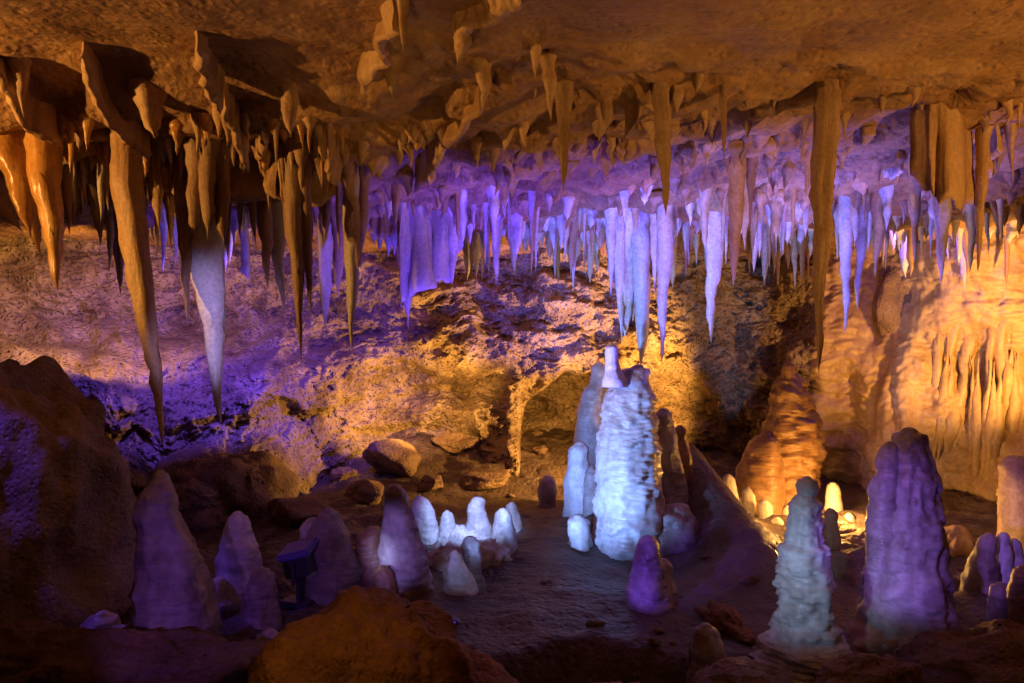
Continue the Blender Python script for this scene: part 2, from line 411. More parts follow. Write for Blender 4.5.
def stalagmite(prof, mat, label, group=None, base=None, Y=None, ring=0.0, amp=.02, name='stalagmite', cat='stalagmite',
               parent=None, seg=28, squash=1.0, freq=7, flute=.10, sq=.4, bury=.14, step=5.0, stepamp=.09):
    """prof: (py, cx, halfwidth) in picture pixels from the top down; base = (px, py) where it meets the floor"""
    prof = [tuple(map(float, p)) for p in prof]
    if Y is None:
        b = base or (prof[-1][1], prof[-1][0]+prof[-1][2]*.12)
        Y = floor_hit(*b)[1]
    py = np.array([p[0] for p in prof]); cx_ = np.array([p[1] for p in prof]); hw = np.array([p[2] for p in prof])
    n = int(np.clip((py[-1]-py[0])*(.9 if step else .5), 20, 170))
    # dome on top
    r0 = hw[0]
    yy = np.r_[np.linspace(0, 1, 7)[:-1]**1.6*r0*.8+py[0], np.linspace(py[0]+r0*.8, py[-1], n)]
    ydom = np.interp(yy, np.r_[py[0], np.maximum(py[0]+r0*.8, py[1:]+1e-3*np.arange(1,len(py)))] if len(py) > 1 else py, hw)
    rr = ydom.copy()
    m = yy < py[0]+r0*.8
    rr[m] = r0*np.sqrt(np.clip(1-(1-(yy[m]-py[0])/(r0*.8))**2, .0004, 1))
    cxx = np.interp(yy, py, cx_)
    axis = np.stack([(cxx-512)/F*Y, Y+0*yy, CZ-(yy-341.5)/F*Y], -1)
    rad = rr/F*Y
    kk = np.array([axis[-1]+np.array([0, 0, -bury*.5]), axis[-1]+np.array([0, 0, -bury])])
    axis = np.vstack([axis, kk]); rad = np.r_[rad, rad[-1]*1.05, rad[-1]*1.08]
    _seed[0] += 1
    V, F_ = tube_mesh(axis, rad, seg, _seed[0], amp, freq, flute, sq=sq, ring=ring, step=step, stepamp=stepamp)
    V[:, 1] = Y+(V[:, 1]-Y)*squash
    loc = (axis[-3][0], Y, axis[-3][2])
    o = mesh_obj(name, V, F_, M[mat], parent=parent, loc=loc)
    if label: tag(o, label, cat, group)
    return o

def ico_dirs(nu, nv):
    th = np.linspace(0.02, np.pi-.02, nv); ph = np.linspace(0, 2*np.pi, nu, endpoint=False)
    T, Pp = np.meshgrid(th, ph, indexing='ij')
    return np.stack([np.sin(T)*np.cos(Pp), np.sin(T)*np.sin(Pp), np.cos(T)], -1)
def boulder(c, r, mat, label, group=None, seed=1, rough=.25, ang=.5, name='boulder', cat='boulder', rot=0.0, nu=64, nv=40, tilt=0.0, fine=.03, parent=None):
    D = ico_dirs(nu, nv)
    off = seed*5.13
    # faceted: intersect with random planes
    rs = np.random.RandomState(seed)
    rr = np.ones(D.shape[:2])
    if ang:
        for _ in range(14):
            nrm = rs.randn(3); nrm /= np.linalg.norm(nrm)
            h = (.72+.3*rs.rand()) if ang < .85 else (.45+.4*rs.rand())
            dn = (D*nrm).sum(-1)
            lim = np.where(dn > .05, h/np.maximum(dn, .05), 9)
            rr = np.minimum(rr, rr*(1-ang)+ang*np.minimum(rr, lim))
    rr = rr*(1+rough*fbm(D*1.4+off, 4))
    Q = D*rr[..., None]*np.array(r)
    rmean = float(np.mean(r))
    Q = Q*(1+(fine*ridged(D*4+off, 4)/1.5)[..., None])
    if tilt:
        cs, sn = math.cos(tilt), math.sin(tilt)
        x, z = Q[..., 0]*cs+Q[..., 2]*sn, -Q[..., 0]*sn+Q[..., 2]*cs
        Q = np.stack([x, Q[..., 1], z], -1)
    if rot:
        cs, sn = math.cos(rot), math.sin(rot)
        x, y = Q[..., 0]*cs-Q[..., 1]*sn, Q[..., 0]*sn+Q[..., 1]*cs
        Q = np.stack([x, y, Q[..., 2]], -1)
    V = Q.reshape(-1, 3)+np.array(c)
    o = mesh_obj(name, V, grid_faces(nv, nu, True)[:, ::-1], M[mat], loc=tuple(c), parent=parent)
    if label: tag(o, label, cat, group)
    return o
def boulder_px(x0, y0, x1, y1, Y, mat, label, depth=1.0, **kw):
    c = at((x0+x1)/2, (y0+y1)/2, Y)
    return boulder(c, ((x1-x0)/2/F*Y, depth*(x1-x0)/2/F*Y, (y1-y0)/2/F*Y), mat, label, **kw)

# ================================================================== STALAGMITES
S = stalagmite
S([(470,160,5),(478,161,8),(488,160,13),(500,158,18),(520,160,20),(545,166,26),(570,172,31),(600,176,36),(630,180,39),(650,181,39)], 'greysta',
  'tall dark violet stalagmite with a pointed leaning tip, biggest at the front left', base=(181,654), flute=.22, amp=.025)
S([(511,238,7),(520,238,12),(540,239,18),(560,240,22),(580,242,24),(597,242,25)], 'whitesta',
  'pale grey rounded stalagmite between the tall violet one and the small floodlight', squash=.9)
S([(577,219,6),(585,218,8),(601,219,9)], 'whitesta', 'tiny pale knob stalagmite at the foot of the pale grey rounded one')
S([(507,328,7),(518,327,13),(535,329,20),(560,332,25),(580,334,28),(592,334,28)], 'greysta',
  'broad grey stalagmite with a purple tip right behind the small floodlight')
S([(517,312,7),(526,311,10),(545,311,13),(565,314,15),(588,316,16)], 'whitesta',
  'paler round stalagmite fused to the side of the broad grey one by the floodlight')
S([(484,394,8),(495,395,12),(515,397,14),(530,399,17),(545,402,20),(560,405,22),(580,408,23),(602,411,23)], 'greysta',
  'tall leaning grey violet stalagmite left of the white cone cluster', flute=.2, amp=.022)
S([(526,372,8),(536,372,13),(560,374,16),(600,376,17)], 'rust', 'dark brown stalagmite stump behind the leaning grey violet one', base=(376,590))
S([(565,383,7),(575,384,11),(590,385,14),(612,386,15)], 'rust', 'low reddish brown stalagmite at the foot of the leaning grey violet one')
S([(568,262,7),(578,262,12),(595,262,16),(618,262,19)], 'greysta', 'low dark purple stalagmite just left of the floodlight')
S([(628,270,10),(640,270,18),(660,272,24)], 'greysta', 'squat dusky stalagmite nearest the ochre boulder on its left side', base=(272,655))
# white cluster
boulder_px(426,538,506,612,5.7,'white','low bumpy white calcite mound under the cluster of white cones',name='calcite_mound',cat='calcite mound',seed=5,rough=.35,ang=.1,depth=.6,fine=.14,nu=100,nv=70)
S([(495,419,6),(503,420,9),(515,424,11),(530,429,11),(548,432,13)], 'white', 'white stalagmite leaning left at the far left of the white cluster', Y=6.0)
S([(510,447,3),(516,447,6),(525,448,9),(536,449,11),(548,450,14)], 'white', 'small white cone with a nipple tip in the middle of the white cluster', Y=5.9)
S([(497,477,8),(505,477,9),(520,477,11),(535,478,15),(550,480,21)], 'white', 'brightest white blunt cone at the back of the white cluster', Y=6.05)
S([(508,503,5),(515,503,8),(530,504,12),(546,505,15)], 'whitesta', 'lavender cone at the right end of the white cluster')
S([(502,512,4),(508,512,6),(522,513,8)], 'white', 'little white nub peeping out behind the lavender cone', base=(513,530))
t = S([(550,455,6),(562,456,9),(575,457,14),(590,459,18)], 'white', 'white skirted stalagmite in front of the white cluster, joined to a violet twin')
S([(536,470,6),(545,471,9),(565,472,10),(586,474,12)], 'greysta', 'violet finger stalagmite joined to the white skirted one')
# around the big pale column
S([(475,547,5),(481,547,8),(492,547,9),(505,547,8)], 'whitesta', 'small violet stalagmite alone on the flat floor left of the pale column')
S([(514,579,6),(521,579,10),(532,580,12),(543,581,12)], 'whitesta', 'low egg shaped stalagmite at the left foot of the pale column')
S([(441,579,6),(449,579,10),(465,578,11),(485,578,14),(514,580,17)], 'white', 'glowing white finger stalagmite left of the pale column', base=(580,512))
S([(465,592,4),(473,592,7),(497,591,9),(506,591,9)], 'greysta', 'small violet stump squeezed between the white finger and the pale column', base=(591,515))
main = empty('pale_column_stalagmite', (0,0,0))
MY = floor_hit(630,541)[1]
p0 = at(630,541,MY); main.location = p0
tag(main, 'tallest pale blue white stalagmite, flat topped with a stubby knob, in the centre', 'stalagmite')
S([(364,639,6),(369,636,12),(380,632,18),(393,630,23),(415,629,26),(440,629,29),(470,629,31),(500,630,33),(525,631,36),(545,632,38)], 'whitesta', None,
  Y=MY, name='shaft', parent=main, seg=56, amp=.016, freq=7, step=3.3, flute=.05, sq=.25, stepamp=.30)
S([(343,612,4),(348,612,6),(360,612,7),(370,613,8),(380,615,12)], 'white', None, Y=MY-.12, name='knob', parent=main, seg=18, amp=.008, bury=.05)
boulder_px(634,504,704,574,MY-.02,'greysta',None,name='skirt',parent=None,seed=12,rough=.22,ang=.1,depth=.8,fine=.03)
sk = bpy.data.objects['skirt']; sk.parent = main; sk.location = Vector(sk.location)-Vector(main.location)
S([(362,599,5),(370,599,8),(383,598,9),(390,594,11),(415,590,13),(440,588,14),(470,590,15),(508,591,16)], 'whitesta',
  'knobbly blue white stalagmite standing against the left side of the pale column', base=(588,502), step=3)
S([(408,663,6),(416,663,9),(440,665,12),(465,667,14),(490,670,17),(515,672,20)], 'greysta', 'slim violet stalagmite standing against the right side of the pale column', Y=MY+.3, step=4)
S([(425,680,4),(432,680,7),(450,682,8),(480,684,10)], 'rust', 'thin rusty brown knob stalagmite right of the slim violet one', Y=MY+.45)
S([(535,648,6),(543,648,11),(555,647,14),(575,648,18),(590,649,22),(604,649,24)], 'greysta', 'violet cone stalagmite alone on the floor in front of the pale column', step=6)
S([(558,664,4),(566,665,7),(585,667,9)], 'whitesta', 'small pale knob leaning on the violet cone in front of the pale column', base=(667,590))
S([(623,706,7),(633,706,13),(650,706,18),(672,706,22),(690,706,24)], 'greysta', 'dim blunt stalagmite at the bottom edge left of the tiered white one', Y=4.15, flute=.15)
# tiered white, front right
tier = empty('tiered_stalagmite', (0,0,0)); TY = 4.12
tier.location = at(807,655,TY)
tag(tier, 'white tiered stalagmite with a ball tip in the right foreground', 'stalagmite')
S([(492,806,12),(496,806,14),(504,805,16),(530,804,16),(543,804,17),(547,804,22),(551,803,23),(566,803,24),(580,804,24),(583,804,28),(588,805,28),(606,805,26),(622,805,27),(627,806,31),(634,806,32),(642,807,40),(655,808,45),(668,808,50)],
  'whitesta', None, Y=TY, name='shaft', parent=tier, seg=48, amp=.022, freq=9, step=6.8, stepamp=.26, sq=.3, flute=.07)
S([(476,807,5),(480,807,9),(487,807,11),(494,807,9),(499,807,8)], 'whitesta', None, Y=TY, name='ball_tip', parent=tier, seg=20, amp=.006, bury=.03, sq=.2)
# big violet, right
big = empty('broad_stalagmite', (0,0,0)); BY = 4.4
big.location = at(903,622,BY)
tag(big, 'broad violet stalagmite with a rippled shaft at the right, larger than the tiered white one', 'stalagmite')
S([(427,909,9),(434,909,14),(445,909,17),(462,910,21),(480,910,25),(500,909,28),(520,908,31),(550,907,34),(575,906,37),(600,905,40),(622,904,45),(636,903,50)],
  'greysta', None, Y=BY, name='shaft', parent=big, seg=56, amp=.03, freq=6, step=4.2, stepamp=.15, flute=.10, sq=.3)
S([(441,889,5),(448,889,9),(465,886,11),(485,884,13),(510,884,15),(540,883,15)], 'greysta', None, Y=BY-.02, name='side_spur', parent=big, seg=24, amp=.02, freq=9)
boulder_px(846,608,960,700,BY-.05,'rust',None,name='base_mound',seed=23,rough=.2,ang=.15,depth=.7)
sk = bpy.data.objects['base_mound']; sk.parent = big; sk.location = Vector(sk.location)-Vector(big.location)
# rippled brown, behind
RY = 7.7
rip = empty('rippled_stalagmite', (0,0,0)); rip.location = at(790,505,RY)
tag(rip, 'rippled brown stalagmite with a knobbed top standing before the right wall', 'stalagmite')
S([(372,790,10),(380,789,13),(395,790,17),(410,792,20),(425,793,25),(440,793,27),(455,790,28),(475,788,27),(495,785,30),(520,785,34)],
  'rust', None, Y=RY, name='shaft', parent=rip, seg=48, amp=.03, freq=7, ring=.17, step=6, stepamp=.14, flute=.12, sq=.4)
S([(361,789,3),(366,789,6),(376,789,7)], 'rust', None, Y=RY-.03, name='knob', parent=rip, seg=14, bury=.03)
S([(431,767,6),(440,765,14),(455,762,19),(475,759,23),(500,757,26),(520,757,28)], 'rust', 'plain dark brown cone leaning against the rippled brown stalagmite', Y=RY-.25, flute=.05)
# small lit stalagmites in the hollow behind the tiered one
small = [((486,749,4),(492,749,7),(522,750,9),'round topped orange stalagmite, second from the left in the lit hollow'),
 ((500,764,4),(506,764,7),(532,766,9),'bright yellow lit stalagmite close to the tiered white one'),
 ((474,728,3),(480,729,6),(512,733,8),'thin lit stalagmite on the shoulder of the flowstone mound'),
 ((517,777,4),(522,777,6),(540,778,8),'short stub in the lit hollow just left of the tiered white stalagmite'),
 ((482,833,4),(488,833,6),(514,834,9),'tall glowing orange stalagmite right behind the tiered white one'),
 ((513,849,3),(518,849,6),(548,850,8),'brightest yellow stalagmite in the hollow right of the tiered one'),
 ((522,863,5),(528,863,8),(548,864,10),'rounded orange stalagmite nearest the broad violet one'),
 ((496,742,3),(500,742,5),(520,741,7),'tiny knob beside the round topped orange stalagmite'),
 ((505,788,3),(510,788,6),(530,788,7),'small knob in the lit hollow behind the tiered white stalagmite')]
for k, (a, b, c, lab) in enumerate(small):
    S([a, b, c], 'pale', lab, Y=[7.3,7.1,7.2,6.9,7.2,6.95,7.0,7.35,7.3][k], seg=16, amp=.01, bury=.5, group='small stalagmites in the lit hollow')
S([(508,830,5),(515,830,8),(540,830,10),(565,830,11)], 'brown', 'dark silhouetted stalagmite right beside the tiered white one', Y=5.6, seg=18, bury=.3)
# far right
S([(455,1017,12),(465,1017,15),(490,1017,16),(520,1018,17),(562,1018,19)], 'tan', 'thick peach coloured stalagmite at the right edge', base=(1016,562), bury=.3, flute=.15)
S([(532,1004,4),(538,1004,6),(560,1003,8),(585,1003,9)], 'white', 'slim white stalagmite in front of the peach one at the right edge', base=(1003,585), bury=.3)
S([(533,989,5),(540,988,8),(555,984,12),(585,980,18)], 'greysta', 'grey blue stalagmite left of the slim white one at the right edge', base=(984,585), bury=.3)
S([(538,1014,4),(545,1014,7),(580,1015,11)], 'whitesta', 'pinkish stalagmite beside the slim white one at the very edge', base=(1013,582), bury=.3)
S([(582,1001,5),(590,1001,9),(615,1001,12),(645,1001,13)], 'greysta', 'dark violet stub at the right edge below the grey blue stalagmite', Y=4.4, bury=.4)
S([(565,1024,6),(575,1024,11),(600,1024,13),(655,1024,15)], 'rust', 'dark stub cut by the right edge beside the violet stub', Y=4.25, bury=.4)
# front left low ones
for a in [((622,53,6),(628,53,10),(652,54,12),'small rounded stalagmite low at the far left front',4.25),
          ((611,103,8),(619,102,16),(636,100,24),(655,100,28),'squat lavender stalagmite left of the tall violet one',4.3),
          ((625,119,7),(632,119,12),(655,120,14),'small dusky stalagmite in front of the squat lavender one',4.1)]:
    S(list(a[:-2]), 'greysta', a[-2], Y=a[-1], bury=.3)

for a in [((632,72,4),(637,72,8),(655,73,10),'low violet stub between the two squat stalagmites at the far left front',4.2),
          ((600,226,4),(606,226,8),(632,227,11),'small dusky stub in front of the pale grey rounded stalagmite',4.5),
          ((588,250,4),(594,250,7),(615,251,9),'narrow dark stub right of the pale grey rounded stalagmite',4.75),
          ((572,345,5),(579,345,9),(602,346,12),'short dark stub between the broad grey stalagmite and the brown stump',4.85),
          ((628,205,4),(634,206,8),(655,207,11),'low rounded stub at the right foot of the tall violet stalagmite',4.25),
          ((555,352,4),(561,352,7),(590,353,9),'slender dusky stub beside the brown stump',5.3)]:
    S(list(a[:3]), 'greysta', a[3], Y=a[4], bury=.3)

# ================================================================== FLOODLIGHT
FY = floor_hit(300,606)[1]; fz = at(300,606,FY)
def black_mat(name, col, rough=.4, metal=0.0):
    m = bpy.data.materials.new(name); m.use_nodes = True
    b = m.node_tree.nodes['Principled BSDF']; b.inputs['Base Color'].default_value = (*col, 1)
    b.inputs['Roughness'].default_value = rough; b.inputs['Metallic'].default_value = metal
    n = m.node_tree.nodes.new('ShaderNodeTexNoise'); n.inputs['Scale'].default_value = 60
    bp = m.node_tree.nodes.new('ShaderNodeBump'); bp.inputs['Strength'].default_value = .12; bp.inputs['Distance'].default_value = .004
    m.node_tree.links.new(n.outputs['Fac'], bp.inputs['Height']); m.node_tree.links.new(bp.outputs['Normal'], b.inputs['Normal'])
    return m
M['housing'] = black_mat('dark_painted_metal', (.05,.045,.06)); M['hood'] = black_mat('violet_painted_hood', (.16,.12,.45), .45)
def bm_box(name, c, size, mat, parent, rot=(0,0,0), bev=.006):
    import bmesh
    bm = bmesh.new(); bmesh.ops.create_cube(bm, size=1)
    for v in bm.verts: v.co = Vector((v.co.x*size[0], v.co.y*size[1], v.co.z*size[2]))
    bmesh.ops.bevel(bm, geom=bm.edges[:], offset=bev, segments=2, affect='EDGES')
    me = bpy.data.meshes.new(name); bm.to_mesh(me); bm.free(); me.materials.append(mat)
    o = bpy.data.objects.new(name, me); COL.objects.link(o); o.parent = parent; o.location = c; o.rotation_euler = rot
    return o
fl_ = empty('floodlight', tuple(fz)); fl_.rotation_euler = (0,0,math.radians(-20))
tag(fl_, 'small dark floodlight with a violet hood on the floor among the left stalagmites', 'floodlight')
bm_box('base_plate', (0,0,.02), (.20,.14,.04), M['housing'], fl_)
bm_box('bracket', (0,0,.13), (.03,.05,.2), M['housing'], fl_)
bm_box('lamp_head', (.01,0,.24), (.17,.12,.11), M['housing'], fl_, (0,-.25,0))
bm_box('hood', (-.01,-.005,.335), (.24,.17,.045), M['hood'], fl_, (.35,-.28,0), .018)

lens = black_mat('frosted_glass', (.35,.36,.40), .15)
bm_box('lens', (.088,-.005,.232), (.012,.095,.085), lens, fl_, (0,-.25,0), .004)
for sy in (-.068, .068): bm_box('yoke_arm', (.0,sy,.2), (.025,.012,.13), M['housing'], fl_, (0,0,0), .003)
cpts = catmull(np.array([(fz[0]-.05,fz[1]-.02),(fz[0]-.16,fz[1]+.1),(fz[0]-.30,fz[1]+.05),(fz[0]-.42,fz[1]+.25),(fz[0]-.7,fz[1]+.35)]), 60)
a_ = np.linspace(0, 2*np.pi, 8, endpoint=False)
cz_ = floor_z(cpts[:,0], cpts[:,1])+.012
CV = np.stack([cpts[:,0][:,None]+.008*np.cos(a_), cpts[:,1][:,None]+.008*np.cos(a_), cz_[:,None]+.008*np.sin(a_)], -1).reshape(-1,3)
tag(mesh_obj('power_cable', CV, grid_faces(60, 8, True), M['housing'], loc=tuple(CV[0])), 'thin dark cable running along the floor from the small floodlight', 'cable')

# LED bar lying at the lip of the terrace
lp = at(444,632,4.5)
bar = empty('led_bar', (lp[0], 4.5, float(floor_z(lp[0], 4.5))+.05))
bar.rotation_euler = (0,math.radians(8),math.radians(-16))
tag(bar, 'thin violet light bar lying on the floor behind the ochre boulder', 'light bar')
bm_box('casing', (0,0,0), (.18,.04,.032), M['hood'], bar)
lit = black_mat('lit_violet_strip', (.2,.12,.6)); lit.node_tree.nodes['Principled BSDF'].inputs['Emission Color'].default_value = (.22,.10,1,1)
lit.node_tree.nodes['Principled BSDF'].inputs['Emission Strength'].default_value = .6
bm_box('light_strip', (0,-.022,.004), (.15,.006,.014), lit, bar, (0,0,0), .002)
bm_box('bracket', (.06,0,-.035), (.03,.07,.04), M['housing'], bar)

# ================================================================== ROCKS
boulder(at(-14,592,4.75), (.84,.75,1.22), 'boulder', 'massive dark brown rock outcrop at the left, taller than the stalagmite beside it', name='rock_outcrop', cat='rock outcrop',
        seed=3, rough=.28, ang=.12, nu=150, nv=110, tilt=.0, fine=.05)
boulder(at(222,505,7.4), (.62,.6,.52), 'boulder', 'smooth mound added in place of a pale ghost blur in the dim hollow under the left slope', name='ghost_mound', cat='ghost mound',
        seed=8, rough=.35, ang=.1, nu=80, nv=60)  # added mound standing in for a misty stitching ghost
boulder(at(370,710,3.45), (.47,.42,.48), 'orange', 'rough ochre boulder with a rounded top at the bottom front', seed=17, rough=.22, ang=.25, nu=160, nv=120, fine=.035, tilt=.35)
boulder(at(445,716,3.5), (.36,.35,.26), 'orange', 'lower ochre rock sloping away from the ochre boulder', seed=21, rough=.25, ang=.4, nu=90, nv=60, fine=.06, tilt=.3)
fr = [(95,690,.62,.30,.26,3.75,31,'brown rock heap along the bottom left corner'),(10,680,.34,.3,.25,3.8,32,'dark brown rock in the very bottom left corner'),
      (205,688,.38,.3,.18,3.7,33,'low brown rock at the foot of the tall violet stalagmite'),(140,642,.10,.10,.10,3.95,34,'small ochre lump of rock beside the tall violet stalagmite')]
for (px,py,a,b,c,Y,sd,lab) in fr:
    boulder(at(px,py,Y), (a,b,c), 'darkrock', lab, seed=sd, rough=.3, ang=.5, nu=80, nv=50, fine=.08, name='rock', cat='rock')
fr = [(395,449,.46,.36,.27,9.3,41,'large flat topped slab of fallen rock before the lit back wall'),(318,440,.32,.28,.26,9.0,42,'angular fallen block left of the large flat slab'),
      (342,470,.22,.2,.14,8.6,43,'small dark block in front of the angular fallen block'),(292,462,.26,.22,.22,8.2,44,'brown block beside the smooth grey flowstone mound'),
      (455,440,.34,.26,.14,9.6,45,'thin dark slab right of the large flat slab'),(487,474,.46,.3,.15,8.3,46,'long low dark rock behind the white cone cluster'),
      (430,478,.26,.2,.13,8.0,47,'low dark rock behind the leaning grey violet stalagmite'),(365,486,.30,.26,.15,7.6,48,'rounded dark rock behind the brown stump'),
      (300,505,.34,.3,.2,7.0,49,'dark rock behind the broad grey stalagmite'),(540,447,.16,.14,.08,9.3,50,'small stone at the mouth of the dark hollow')]
for (px,py,a,b,c,Y,sd,lab) in fr:
    h = floor_hit(px, min(py+c*F/Y*.75, 560)); h[2] += c*.35
    boulder(tuple(h), (a,b,c), 'boulder', lab, seed=sd, rough=.16, ang=1.0, nu=60, nv=40, fine=.03, name='fallen_rock', cat='rock', rot=sd*.7)
fr = [(722,622,.24,.10,.09,4.6,61,'orange','long brown rock lying behind the dim blunt stalagmite'),(1000,690,.42,.35,.32,4.0,62,'boulder','dark rock filling the bottom right corner'),
      (965,610,.22,.2,.22,5.2,63,'boulder','dark rock between the broad violet stalagmite and the right edge'),(950,560,.24,.2,.2,6.0,64,'flow','rounded tan rock behind the broad violet stalagmite'),
      (850,590,.30,.24,.26,5.4,65,'boulder','dark rock between the tiered and the broad violet stalagmites'),(760,600,.22,.22,.16,5.2,66,'boulder','dark rock left of the tiered white stalagmite'),
      (865,548,.2,.2,.12,6.3,67,'boulder','small dark rock under the row of lit stalagmites'),(870,690,.30,.2,.16,3.75,68,'boulder','dark rock at the bottom edge under the broad violet stalagmite'),
      (1010,600,.3,.3,.2,5.6,69,'boulder','dark rock under the right edge stalagmites'),(745,690,.25,.2,.12,3.8,70,'boulder','low dark rock at the bottom edge left of the tiered white stalagmite'),
      (835,535,.16,.14,.12,6.6,71,'boulder','little dark rock in the lit hollow')]
for (px,py,a,b,c,Y,sd,mt,lab) in fr:
    boulder(at(px,py,Y), (a,b,c), mt, lab, seed=sd, rough=.3, ang=.6, nu=60, nv=40, fine=.05, name='rock', cat='rock', rot=sd*.7)
rs = np.random.RandomState(4)
for k in range(26):
    px, py = rs.uniform(270, 620), rs.uniform(462, 600)
    if 360 < px < 510 and py > 485: continue
    h = floor_hit(px, py); s = rs.uniform(.02, .055)
    boulder((h[0], h[1], h[2]+s*.2), (s*1.3, s, s*.7), 'boulder', 'small dark stone lying loose on the dim cave floor', group='loose stones on the cave floor', seed=80+k, rough=.3, ang=.8, nu=18, nv=12, name='stone', cat='stone')

for k in range(22):
    px = rs.uniform(430, 900); Y = 4.2+rs.uniform(-.25,.35) if k % 2 else rs.uniform(4.2, 6.2)
    if k % 2 == 0: px = rs.uniform(650, 1020)
    X = (px-512)/F*Y; s_ = rs.uniform(.015,.05); z_ = float(floor_z(X, Y))
    boulder((X, Y, z_+s_*.25), (s_*1.4, s_, s_*.75), 'boulder', 'dark broken stone lying along the terrace lip or the right floor', group='broken stones on the terrace', seed=140+k, rough=.3, ang=.9, nu=22, nv=14, name='stone', cat='stone')

for k in range(18):
    px = 470+26*k+rs.uniform(-8,8); Y = rs.uniform(3.8,4.05); X = (px-512)/F*Y; s_ = rs.uniform(.07,.15)
    boulder((X, Y, -.30+rs.uniform(-.05,.10)), (s_*1.5, s_, s_*.9), 'darkrock' if k % 3 else 'orange', 'dark jagged rock below the lip of the terrace at the bottom edge', group='jagged rocks below the terrace lip', seed=240+k, rough=.35, ang=.8, nu=40, nv=28, fine=.07, name='rock', cat='rock')

# ================================================================== CEILING FORMATIONS
T = stalactite
D = drapery
# --- left: curtain ribs on the ceiling
D([(-14,50,68),(4,64,94),(20,84,120),(38,104,138),(62,122,147)], .020, 'tan', 'curved orange drapery rib on the ceiling at the far left', wav=.015, rim=.9)
D([(83,40,58),(90,56,86),(102,78,112),(118,102,136),(138,126,152),(150,142,164)], .020, 'tan', 'second curved drapery rib on the left ceiling, ending in a spike', wav=.015, rim=.9)
D([(197,30,50),(203,44,76),(212,58,98),(224,76,116)], .020, 'tan', 'third drapery rib on the left ceiling, right of the spiked one', wav=.015, rim=.9)
D([(222,80,108),(230,98,130),(240,116,150),(250,134,172)], .016, 'tan', 'lower drapery rib continuing behind the third one on the left ceiling', wav=.015, rim=.9)
D([(40,126,140),(80,128,142),(115,128,142),(145,125,140)], .03, 'brown', 'horizontal brown rim of flowstone along the left ceiling edge', wav=.02)
T(149,95,154,138,10,'tan','stubby blunt stalactite between the two left drapery ribs',q=4)
T(288,90,291,138,7,'tan','blunt finger stalactite hanging alone on the shadowed left ceiling',q=4,flare=.3)
T(20,62,24,118,7,'brown','short brown stalactite between the far left ribs')
# sail shelf
D([(108,158,166),(130,162,178),(160,166,191),(195,168,199),(230,168,202),(265,168,201),(295,166,203),(318,164,208),(336,160,196)], .022, 'tan', 'long sail shaped shelf of tan flowstone along the left ceiling edge', wav=.01, rim=.8, name='flowstone_shelf', cat='flowstone shelf', toceil=True)
# amber cluster
am = empty('amber_cluster', tuple(at(35,150,4.6)))
T(44,140,58,291,15,'amber','thick glossy amber stalactite at the left edge',Y=4.55,q=2.2,flare=.2)
bpy.data.objects.remove(am)
T(8,140,30,238,14,'amber','broad amber stalactite leaning right at the left edge',Y=4.65,q=2.5,flare=.2)
T(22,180,40,255,12,'amber','amber stalactite tucked between the two thick amber ones',Y=4.75,q=2)
T(0,205,22,232,9,'tan','short tan stalactite at the left edge behind the amber ones',Y=5.0)
# left row
row = [(66,142,70,235,7,'brown'),(80,140,86,206,6,'tan'),(58,150,63,196,4,'tan'),(90,158,96,230,8,'brown'),(103,160,108,212,5,'tan'),(111,160,118,228,6,'brown'),
       (128,170,124,205,4,'tan'),(140,182,146,240,6,'brown'),(156,190,160,232,5,'tan'),(168,192,172,250,5,'brown'),(76,165,74,225,4,'tan'),(97,200,100,246,6,'brown')]
for k, (a,b,c,d_,e,m_) in enumerate(row):
    T(a,b,c,d_,e,m_,'short brown stalactite in the crowded row above the left slope','stalactites crowded above the left slope',Y=4.9+.12*(k%4))
T(127,190,165,447,13,'tan','longest leaning tan stalactite at the left, reaching toward the floor',Y=4.6,q=1.9,flare=.1)
T(206,243,221,424,16,'white','thick lavender pale stalactite right of the longest leaning tan one',Y=5.0,q=1.5,flare=0)
T(196,160,193,246,8,'brown','blunt dark stalactite in front of the root of the lavender one, leftmost of three',Y=4.75,q=5,flare=.6)
T(208,150,208,240,8,'brown','blunt dark stalactite in front of the root of the lavender one, middle of three',Y=4.72,q=5,flare=.6)
T(221,155,224,250,8,'brown','blunt dark stalactite in front of the root of the lavender one, rightmost of three',Y=4.77,q=4,flare=.6)
T(183,205,188,329,7,'brown','thin pinkish brown stalactite between the longest tan one and the lavender one',Y=4.85,q=2)
T(293,185,301,361,9,'brown','long dark brown stalactite left of the ribbon stalactite',Y=4.8,q=1.7,flare=.2)
T(305,190,311,316,6,'brown','thin dark brown stalactite joined beside the long dark brown one',Y=4.82,q=2)
T(265,205,268,290,8,'tan','tan stalactite tucked left of the long dark brown one',Y=5.1)
T(276,210,284,312,9,'pale','pale ragged stalactite close behind the long dark brown one',Y=5.2)
T(252,205,256,246,4,'brown','short thin brown stalactite under the shelf of tan flowstone',Y=5.0)
T(240,205,240,240,3,'brown','very thin straw stalactite under the shelf of tan flowstone',Y=5.0)
T(225,203,228,262,5,'brown','thin brown stalactite over the lavender pale one',Y=5.0)
D([(340,130,160),(348,165,215),(352,185,262),(355,200,300)], .02, 'tan', 'ribbon like drapery running down behind the long dark brown stalactite', Y=[4.9,5.0,5.1,5.15], wav=.03)
T(351,240,352,355,7,'pale','pale needle tip hanging below the ribbon drapery',Y=5.12,q=1.6,flare=.1)
T(364,215,362,258,5,'tan','short tan spike right of the ribbon drapery',Y=5.2)
T(325,262,325,330,6,'pale','small violet lit stalactite between the dark brown one and the ribbon',Y=6.2,q=2.2)
T(338,258,339,300,5,'tan','short lit stalactite beside the ribbon drapery',Y=6.0)
T(118,250,121,296,5,'pale','small pale stalactite seen behind the longest leaning tan one',Y=6.3)
T(246,270,250,286,4,'pale','tiny violet stub behind the lavender stalactite',Y=6.5)
